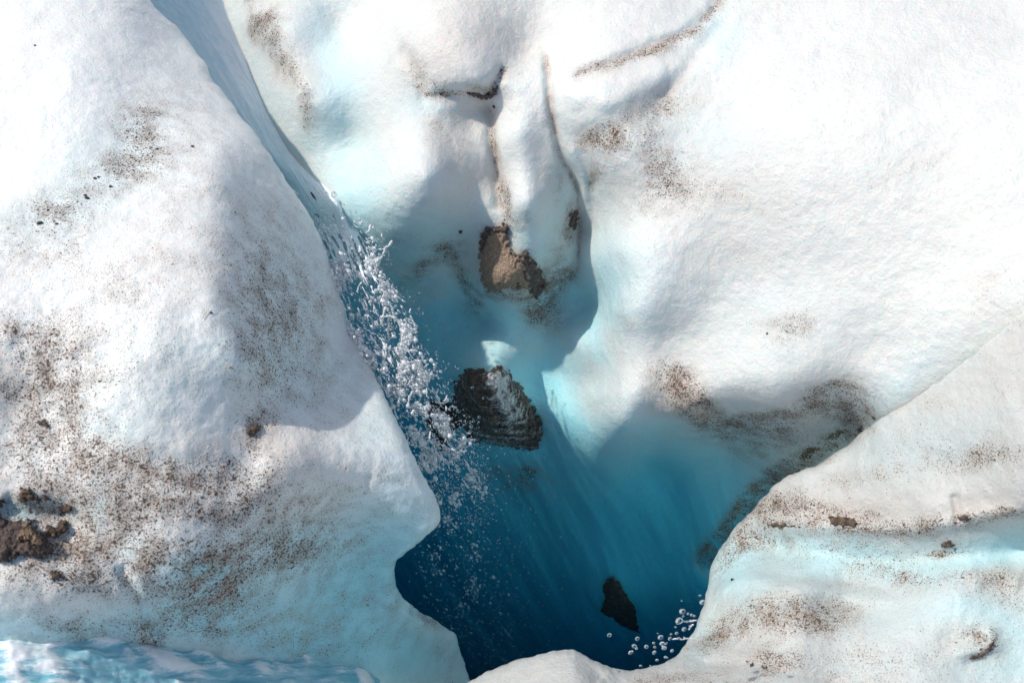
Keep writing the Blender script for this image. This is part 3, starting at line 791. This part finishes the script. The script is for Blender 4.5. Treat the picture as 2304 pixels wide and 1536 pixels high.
# strands of water joining the drops
for k in range(60):
    y = rng.uniform(500, 1090); x = left_x(y) + (right_x(y) - left_x(y)) * rng.uniform(0.05, 0.98)
    a = math.atan2(1.0, 0.55) + rng.normal() * 0.7
    L = int(rng.uniform(5, 13)); r = rng.uniform(1.4, 3.2); turn = rng.normal() * 0.05
    j = rng.normal() * 0.06
    for i in range(L):
        add_drop(x, y, r * (0.6 + 0.5 * rng.uniform()) * (1.0 if i < L - 3 else 1.3), 1.3, 0.006)
        C[-1] = C[-1] + rays(x, y) * j
        x += math.cos(a) * r * 1.25; y += math.sin(a) * r * 1.25; a += turn + rng.normal() * 0.22; r = min(4.2, max(1.1, r * (1 + .16 * rng.normal())))
# lace of torn water between the drops
vy = np.arange(500, 1120, 2.6); vu = np.linspace(0, 1, 120)
U, VY = np.meshgrid(vu, vy)
VX = left_x(VY) - 14 + (right_x(VY) + 4 - left_x(VY)) * U
for layer in (0, 1):
    q = np.stack([VX / 30 - VY / 90, VY / 62, np.full_like(VX, 7.7 * layer + .3)], -1)
    a1 = fbm(q, 3); a2 = fbm(q * 0.45 + 33, 2)
    m = 0.105 * smooth(480, 640, VY) * smooth(1130, 960, VY) * smooth(0, .12, 1 - U) - np.abs(a1) - 0.25 * smooth(0.15, -0.35, a2)
    tv = tpsS(VX, VY) + (0.04 if layer else -0.03) + 0.035 * fbm(q * 1.3 + 80, 3)
    th = np.sqrt(np.clip(m, 0, .2)) * 0.028
    r_ = rays(VX, VY)
    Pf = CAM + r_ * (tv - th)[..., None]; Pb = CAM + r_ * (tv + th)[..., None]
    fi = grid_faces(*VX.shape); fi = fi[(m.ravel()[fi] > -0.03).all(1)]
    vv = np.concatenate([Pf.reshape(-1, 3), Pb.reshape(-1, 3)]); ff_ = np.concatenate([fi, fi[:, ::-1] + VX.size])
    us = np.unique(ff_); mp_ = np.zeros(len(vv), int); mp_[us] = np.arange(len(us))
    tag(mesh_from('water_lace', vv[us], mp_[ff_], M_DROP), ('nearer' if layer == 0 else 'farther') + ' lacy net of torn water strands within the white spray', 'spray', kind='stuff')
# drifting mist of tiny drops lower down
for k in range(900):
    y = rng.uniform(1000, 1500); x = rng.normal(1030 + (y - 1100) * .22, 75)
    if x < left_x(min(y, 1150)) and y < 1170: continue
    if x > 1330 or x < 890 + max(0, (y - 1300) * .7): continue
    add_drop(x, y, rng.uniform(.6, 1.5), rng.uniform(1, 1.8), .2)
for k in range(3800):
    y = rng.uniform(470, 1180); x = left_x(y) + (right_x(y) + 22 - left_x(y)) * rng.beta(1.1, 1.3)
    if float(fbm(np.array([x / 50, y / 66, 0.5]), 2)) < -0.15: continue
    add_drop(x, y, rng.uniform(.4, 1.0), rng.uniform(1.2, 4), .16)
# strands of the splash thrown over the lower right rim
for pts in ([(1572, 1394), (1560, 1396), (1548, 1397), (1538, 1397)], [(1556, 1435), (1545, 1436), (1532, 1438)], [(1524, 1436), (1514, 1437)], [(1500, 1446), (1490, 1452), (1496, 1458)], [(1560, 1404), (1552, 1410), (1550, 1416)]):
    pts = np.array(pts, float)
    for a_, b_ in zip(pts[:-1], pts[1:]):
        for tt_ in np.linspace(0, 1, 7):
            p_ = a_ + (b_ - a_) * tt_ + rng.normal(size=2) * .5
            C.append(CAM + rays(p_[0], p_[1]) * 2.75); Rr.append(rng.uniform(.9, 1.9) * 2.75 / F); Ss.append(1.2); Dd.append(np.array([1.0, 0, .1]) + .2 * rng.normal(size=3))
v, f = beads(np.array(C), np.array(Rr), np.array(Dd), np.array(Ss))
sp = mesh_from('water_spray', v, f, M_DROP)
tag(sp, 'white spray of water drops and strands falling beside the left ice edge into the blue shaft', 'spray', kind='stuff')

me_drop = None
def single(px, py, rpx, stretch, label, group, t=None, direction=FALL):
    global me_drop
    if t is None: t = float(tpsS(np.array(float(px)), np.array(float(py))))
    if me_drop is None:
        v, f = beads(np.zeros((1, 3)), np.array([1.0]), np.array([[0, 0, 1.0]]), np.array([1.0]), IV2, IF2)
        v = IV2 * (1 + 0.24 * noise3(IV2 * 1.1 + 3)[:, None])
        o = mesh_from('water_drop', v, IF2, M_GLASS); me_drop = o
    else:
        o = me_drop.copy(); COL.objects.link(o)
    o.location = CAM + rays(px, py) * t
    r = rpx * t / F
    o.scale = (r * rng.uniform(.8, 1.1), r, r * stretch)
    dv = Vector(direction) + Vector(rng.normal(size=3) * 0.3)
    o.rotation_euler = dv.to_track_quat('Z', 'Y').to_euler()
    return tag(o, label, 'water drop', group)
G1 = 'drops flung to the right of the falling spray'
for x, y, r in [(938, 706, 3), (960, 735, 3.5), (968, 744, 2.5), (905, 648, 3), (915, 655, 3), (945, 660, 3), (885, 556, 2), (900, 562, 2), (878, 585, 2), (862, 620, 3), (870, 628, 3), (942, 735, 2.5),
                (932, 775, 5), (943, 782, 5.5), (965, 765, 3), (990, 722, 2), (1048, 700, 2), (980, 795, 3), (1010, 820, 3), (1028, 826, 4.5), (1012, 818, 3.5), (980, 815, 4), (994, 850, 3), (1000, 868, 4),
                (1027, 862, 3), (1016, 897, 4), (1062, 872, 3), (1065, 870, 2), (1087, 895, 3), (1078, 938, 4), (1066, 947, 4), (1060, 958, 5), (1045, 935, 3), (1030, 925, 4), (1058, 970, 4), (1117, 970, 3),
                (1088, 1025, 3), (1074, 1044, 4), (1082, 1073, 4), (1066, 1090, 4), (1114, 1046, 2.5), (1044, 1040, 4), (1090, 1086, 3), (1100, 1130, 2.5), (1070, 1120, 3), (1140, 1210, 2), (1115, 1155, 2), (1160, 1180, 2), (1130, 1240, 2.5), (1010, 995, 4)]:
    single(x, y, r * .85, rng.uniform(1.0, 1.5), 'small bright water drop flying free just right of the white spray', G1)
G2 = 'drops leaping over the lower right rim of the shaft'
for x, y, r in [(1371, 1428, 5), (1434, 1436, 5.5), (1427, 1453, 6), (1432, 1458, 3.5), (1419, 1467, 5), (1454, 1454, 5.5), (1471, 1446, 3.5), (1473, 1455, 3), (1472, 1467, 5), (1486, 1433, 6.5), (1490, 1447, 6.5), (1494, 1457, 5.5),
                (1507, 1436, 5), (1480, 1424, 2), (1510, 1426, 2.5), (1522, 1424, 3.5), (1535, 1375, 8), (1528, 1396, 8), (1539, 1415, 5.5), (1537, 1386, 2.5), (1548, 1380, 3), (1556, 1383, 4), (1562, 1385, 3), (1553, 1396, 3), (1546, 1398, 2.6),
                (1562, 1395, 3), (1534, 1351, 2), (1575, 1339, 2.5), (1580, 1354, 6), (1557, 1396, 3), (1551, 1407, 2), (1527, 1435, 3), (1532, 1437, 3), (1540, 1434, 3), (1512, 1463, 4), (1498, 1478, 4), (1478, 1484, 3), (1463, 1497, 2.5), (1441, 1497, 2.5), (1392, 1508, 4), (1556, 1404, 2), (1520, 1410, 2.2)]:
    single(x, y, r * .85, rng.uniform(1.0, 1.5), 'glassy round water drop above the dark shaft beside the lower right ice rim', G2, t=2.75 + rng.normal() * .05, direction=(1, 0, .15))

# ------------------------------------------------------------------ sediment lying in and on the ice
def patch(name, outline, which, thick, mat, label, cat, ragged=5, edge=22, step=2.2, ice=None, group=None, lump=1.0, ripple=0):
    if name == 'banded_sediment_lump' or step > 2: step = 1.3
    o = np.array(outline, float)
    x0, y0 = o.min(0) - 12; x1, y1 = o.max(0) + 12
    X, Y = np.meshgrid(np.arange(x0, x1, step), np.arange(y0, y1, step))
    d, s, t = seg_dist(X, Y, np.vstack([o, o[:1]]))
    q = np.stack([X / 11, Y / 11, 0 * X + x0], -1)
    m = np.where(inside(X, Y, o), d, -d) + ragged * fbm(q, 4, .6)
    base = surf(which, X, Y, .4)
    h = thick * np.sqrt(np.clip(m / edge, 0, 1)) * (1 + 0.25 * lump * fbm(q * .35, 3)) + 0.12 * thick * lump * fbm(q * 1.2, 4, .65) * smooth(0, 8, m)
    if ripple: h = h + ripple * np.sin(12.5 * (base[..., 2] * 3.2 + 0.35 * noise3(base * 5)) ) * smooth(0, 20, m)
    h = np.where(m > 0, h + 0.004, -0.03)
    r = rays(X, Y); r /= np.linalg.norm(r, axis=-1, keepdims=True)
    P = base - r * h[..., None]
    idx = grid_faces(*X.shape)
    idx = idx[(m.ravel()[idx] > -3).all(1)]
    used = np.unique(idx); mp = np.zeros(X.size, int); mp[used] = np.arange(len(used))
    at = {'ice': gauss(X + 6 * noise3(q), Y, ice).ravel()[used]} if ice else None
    ob = mesh_from(name, P.reshape(-1, 3)[used], mp[idx], mat, attrs=at)
    tag(ob, label, cat, group)
    return ob
M_SILTLIT = soil_material('sunlit_silt', (0.20, 0.14, 0.10), (0.52, 0.39, 0.29), 130)  # silt colour lightened to paint in the sunlight on the mound
M_KNOB = soil_material('black_banded_silt', (0.050, 0.038, 0.033), (0.20, 0.145, 0.115), 30, (0.60, 0.62, 0.62))
M_TAN = soil_material('tan_clods', (0.08, 0.055, 0.04), (0.36, 0.25, 0.16), 50)
patch('silt_mound', [(1086, 522), (1105, 512), (1122, 512), (1134, 502), (1143, 508), (1146, 556), (1160, 576), (1180, 568), (1196, 580), (1216, 612), (1214, 640), (1192, 655), (1165, 640), (1130, 652), (1100, 660), (1082, 630), (1076, 570)],
      'W', 0.030, M_SILTLIT, 'brown silt mound in the pocket above the blue hollow', 'sediment', ragged=7, edge=30)
patch('dark_silt_band', [(1160, 580), (1172, 568), (1186, 566), (1200, 584), (1218, 612), (1222, 640), (1212, 676), (1200, 668), (1184, 640), (1168, 620)], 'W', 0.034, M_DARK,
      'dark ragged silt rim along the right side of the brown silt mound', 'sediment', ragged=9, edge=20, lump=1.5)
patch('dark_silt_band', [(1078, 560), (1084, 522), (1104, 510), (1122, 510), (1134, 502), (1144, 508), (1140, 522), (1110, 530), (1094, 548), (1086, 580)], 'W', 0.038, M_DARK,
      'dark ragged silt rim on the top left of the brown silt mound', 'sediment', ragged=7, edge=16, lump=1.5)
patch('banded_sediment_lump', [(1020, 858), (1045, 834), (1075, 828), (1095, 834), (1122, 821), (1140, 832), (1150, 848), (1172, 868), (1196, 905), (1212, 935), (1224, 980), (1205, 1012), (1160, 1010), (1110, 1000), (1060, 990), (1035, 950), (1016, 905)],
      'W', 0.11, M_KNOB, 'large black and grey banded sediment knob on the blue shaft wall beside the spray', 'sediment', ragged=7, edge=48, ripple=.003,
      ice=[(1120, 852, 24, 20, 0, 1.1), (1132, 890, 30, 44, -15, .75), (1158, 935, 36, 44, -30, .55), (1150, 985, 60, 24, 10, .42), (1090, 985, 50, 16, 10, .25)])
patch('sediment_crust', [(960, 905), (990, 898), (1022, 915), (1040, 960), (1010, 975), (1000, 1015), (975, 1000), (958, 950)], 'W', 0.04, M_DARK, 'dark sediment crust half hidden behind the white spray left of the banded knob', 'sediment', ragged=9)
patch('dark_silt_fin', [(1358, 1312), (1368, 1299), (1380, 1296), (1395, 1312), (1412, 1342), (1430, 1368), (1434, 1395), (1439, 1424), (1420, 1416), (1400, 1408), (1375, 1390), (1352, 1378), (1360, 1345)],
      'W', 0.035, M_DARK, 'dark pointed silt patch deep down on the blue shaft wall', 'sediment', ragged=3.5, edge=14)
patch('grit_clump', [(1281, 480), (1300, 476), (1304, 498), (1296, 514), (1276, 512), (1284, 495)], 'W', 0.012, M_DARK, 'small black grit clump beside the upright crack in the white ice', 'grit', ragged=8, edge=10)
patch('grit_streak', [(1050, 208), (1075, 212), (1100, 214), (1116, 192), (1120, 196), (1106, 222), (1082, 224), (1056, 216)], 'W', 0.008, M_DARK, 'thin black hooked grit streak under the overhanging white ice at the top', 'grit', ragged=7, edge=8, step=1.6)
C3 = 'soil clods frozen into the left ice'
for name, ol, th, mt, lb in [
    ('soil_clod', [(38, 1112), (48, 1096), (66, 1098), (78, 1112), (90, 1124), (64, 1131), (44, 1126)], .014, M_SOIL, 'flat brown soil clod above the turquoise ice patch at the left border'),
    ('soil_clod', [(0, 1152), (16, 1172), (40, 1168), (66, 1180), (105, 1206), (118, 1240), (90, 1254), (40, 1246), (26, 1266), (-20, 1262), (-30, 1150)], .022, M_DARK, 'large black soil clod at the left border below the turquoise ice'),
    ('tan_clod', [(44, 1176), (62, 1172), (78, 1184), (92, 1200), (104, 1222), (84, 1236), (62, 1222), (36, 1222), (34, 1204), (48, 1192)], .034, M_TAN, 'cracked tan clod lying on the black soil at the left border'),
    ('soil_clod', [(96, 1198), (108, 1182), (126, 1184), (136, 1168), (152, 1170), (154, 1190), (136, 1204), (114, 1208)], .018, M_SOIL, 'ragged brown soil clod at the right end of the black soil'),
    ('soil_clod', [(136, 1142), (146, 1136), (162, 1138), (160, 1150), (148, 1156), (138, 1152)], .010, M_SOIL, 'small curled brown soil clod right of the turquoise ice patch'),
    ('soil_clod', [(112, 1288), (122, 1284), (140, 1288), (136, 1302), (114, 1310)], .010, M_SOIL, 'lowest brown soil clod, on the sunlit lower left ice'),
    ('soil_clod', [(96, 1112), (108, 1114), (110, 1126), (98, 1126)], .008, M_SOIL, 'small brown soil clod next to the flat clod above the turquoise ice'),
    ('soil_clod', [(-10, 1122), (10, 1124), (8, 1140), (-10, 1146)], .012, M_SOIL, 'brown soil clod cut by the left border above the black soil'),
    ('soil_clod', [(62, 1168), (70, 1164), (80, 1168), (74, 1174)], .008, M_DARK, 'tiny dark clod on the turquoise ice patch'),
    ('soil_clod', [(84, 946), (96, 942), (114, 956), (104, 962), (88, 954)], .008, M_SOIL, 'brown soil clod at the upper left end of the long dirt band'),
    ('soil_clod', [(556, 962), (575, 952), (590, 962), (572, 980), (556, 974)], .008, M_SOIL, 'brown soil clod on the rise where the dirt band turns up')]:
    patch(name, ol, 'L', th, mt, lb, 'soil clod', ragged=6, edge=10, step=1.8, group=C3, lump=1.4)
C4 = 'soil clods on the right ice ledge'
for ol, th, mt, lb in [
    ([(1862, 1164), (1885, 1160), (1915, 1164), (1932, 1176), (1920, 1184), (1888, 1184), (1868, 1176)], .012, M_SOIL, 'wide brown soil patch in the middle of the dirt line on the right ledge'),
    ([(1730, 1178), (1745, 1174), (1775, 1180), (1800, 1184), (1770, 1187), (1735, 1184)], .008, M_SOIL, 'narrow brown soil sliver at the left end of the dirt line on the right ledge'),
    ([(2152, 1160), (2166, 1158), (2188, 1166), (2180, 1172), (2156, 1168)], .010, M_DARK, 'dark soil lump below the short upright crack in the right ledge'),
    ([(2118, 1220), (2138, 1216), (2148, 1226), (2130, 1233), (2116, 1228)], .010, M_SOIL, 'brown soil lump alone on the pale blue band of the right ledge'),
    ([(1682, 1490), (1692, 1488), (1696, 1496), (1684, 1499)], .008, M_DARK, 'left black grit lump at the bottom of the right ledge'),
    ([(1714, 1496), (1724, 1494), (1730, 1502), (1718, 1506)], .008, M_DARK, 'right black grit lump at the bottom of the right ledge'),
    ([(2180, 1474), (2204, 1470), (2226, 1452), (2236, 1440), (2238, 1452), (2222, 1470), (2200, 1480), (2184, 1480)], .010, M_SOIL, 'hooked dark soil rim on the lump at the lower right')]:
    patch('soil_clod', ol, 'R', th, mt, lb, 'soil clod', ragged=6, edge=9, step=1.8, group=C4, lump=1.3)
patch('grit_lump', [(1928, 964), (1938, 960), (1940, 970), (1930, 974)], 'W', .010, M_DARK, 'black grit lump at the upper tip of the dark dirt seam on the right', 'grit', ragged=3, edge=5, step=1.5)

# pebbles on the left ice
def pebble_mesh(seed):
    v = IV2 * (1 + 0.28 * noise3(IV2 * 1.3 + seed)[:, None] + 0.1 * noise3(IV2 * 3 + seed)[:, None])
    return v
PB = 'pebbles on the upper left ice'
def near_word(x, y): return ''
pebs = [(90, 503, 5, 'largest oval black pebble on the bare upper left ice'), (196, 446, 4, 'dark pebble left of the centre of the loose pebble row on the upper left ice'), (192, 440, 3, 'small dark pebble touching the pebble in the middle of the upper left ice'),
        (214, 402, 3.2, 'left pebble of the close pair below the speckled patch'), (222, 399, 2.6, 'right pebble of the close pair below the speckled patch'), (249, 420, 3, 'single black pebble right of and below the close pair'),
        (128, 504, 2.8, 'small black pebble right of the largest oval pebble'), (79, 103, 2.6, 'lone black pebble on clean ice at the top left'), (354, 336, 3, 'small brown pebble on the right side of the speckled patch'),
        (108, 473, 2.5, 'tiny black pebble above the largest oval pebble'), (433, 330, 3, 'brown pebble right of the speckled patch'), (475, 704, 2.6, 'tiny dark pebble beside the tan straw')]
pm = None
for i, (x, y, r, lb) in enumerate(pebs):
    p = surf('L', np.array([float(x)]), np.array([float(y)]))[0]
    o = mesh_from('pebble', pebble_mesh(i * 3.1), IF2, M_DARK)
    rr = r * 3 / F
    o.scale = (rr * 1.4, rr, rr * .8); o.rotation_euler = (0, 0, rng.uniform(-.6, .6)); o.location = p + np.array([0, 0, rr * .3])
    tag(o, lb, 'pebble', PB)
for x, y, r, lb, wh in [(1112, 240, 4, 'single black pebble below the hooked grit streak', 'W'), (1036, 521, 4.5, 'round black pebble upper left of the brown silt mound', 'W'), (1966, 939, 4, 'black pebble right of the dark dirt seam', 'W'), (1648, 1304, 4, 'black pebble on the crest of the lower right ice bulge', 'R'), (1726, 750, 2.5, 'tiny black pebble on the clean white right wall', 'W')]:
    p = surf(wh, np.array([float(x)]), np.array([float(y)]))[0]
    o = mesh_from('pebble', pebble_mesh(x), IF2, M_DARK)
    rr = r * np.linalg.norm(p - CAM) / F; o.scale = (rr, rr, rr); o.location = p
    tag(o, lb, 'pebble')

def straw(pts, which, wpx, color, name, label, cat):
    pts = np.array(pts, float)
    c = surf(which, pts[:, 0], pts[:, 1]) + np.array([0, 0, .006])
    V = []
    for i, p in enumerate(c):
        d = c[min(i + 1, len(c) - 1)] - c[max(i - 1, 0)]; d /= np.linalg.norm(d)
        a = np.cross(d, [0, 0, 1.0]); a /= np.linalg.norm(a); b = np.cross(a, d)
        r = wpx * 3 / F * (0.4 if i in (0, len(c) - 1) else 1)
        for k in range(6):
            V.append(p + r * (math.cos(k * math.pi / 3) * a + 0.5 * math.sin(k * math.pi / 3) * b))
    n = len(c)
    Fc = [(i * 6 + k, i * 6 + (k + 1) % 6, (i + 1) * 6 + (k + 1) % 6, (i + 1) * 6 + k) for i in range(n - 1) for k in range(6)]
    q = NT(name + '_fibre'); q.b.inputs['Base Color'].default_value = color + (1,); q.b.inputs['Roughness'].default_value = .6
    return tag(mesh_from(name, V, Fc, q.m), label, cat)
straw([(456, 722), (460, 712), (465, 705), (472, 697)], 'L', 1.0, (0.5, 0.42, 0.22), 'straw', 'thin tan straw lying at the edge of the shadow on the left ice', 'straw')
straw([(514, 831), (520, 829), (527, 833)], 'L', 3.0, (0.34, 0.22, 0.10), 'dry_leaf', 'tiny dry brown leaf flake on the left ice below the straw', 'leaf')
straw([(1541, 1457), (1544, 1458), (1547, 1460)], 'R', 2.2, (0.6, 0.33, 0.08), 'leaf_flake', 'tiny orange leaf flake on the lower right ice rim', 'leaf')

# ------------------------------------------------------------------ glacier beyond the frame
def ring():
    n = 96
    rad = [3.2, 4.5, 7, 12, 25, 60, 200, 900]
    V = []
    for j, r in enumerate(rad):
        for i in range(n):
            a = 2 * math.pi * i / n
            x, y = r * 1.5 * math.cos(a), 1.3 + r * 1.25 * math.sin(a)
            V.append((x, y, 0))
    V = np.array(V)
    rr = np.hypot(V[:, 0] / 1.5, (V[:, 1] - 1.3) / 1.25)
    V[:, 2] = -0.75 + 0.5 * smooth(4, 14, rr) + 0.25 * fbm(V * 0.25, 3) * smooth(4, 10, rr)
    return V, np.array([(j * n + i, j * n + (i + 1) % n, (j + 1) * n + (i + 1) % n, (j + 1) * n + i) for j in range(len(rad) - 1) for i in range(n)])
v, f = ring()
zz = np.zeros(len(v))
tag(mesh_from('glacier_surface', v, f, M_WALL, attrs={'dirt': zz + .2, 'soil': zz, 'blue': zz, 'deep': zz, 'warm': zz}), kind='structure')
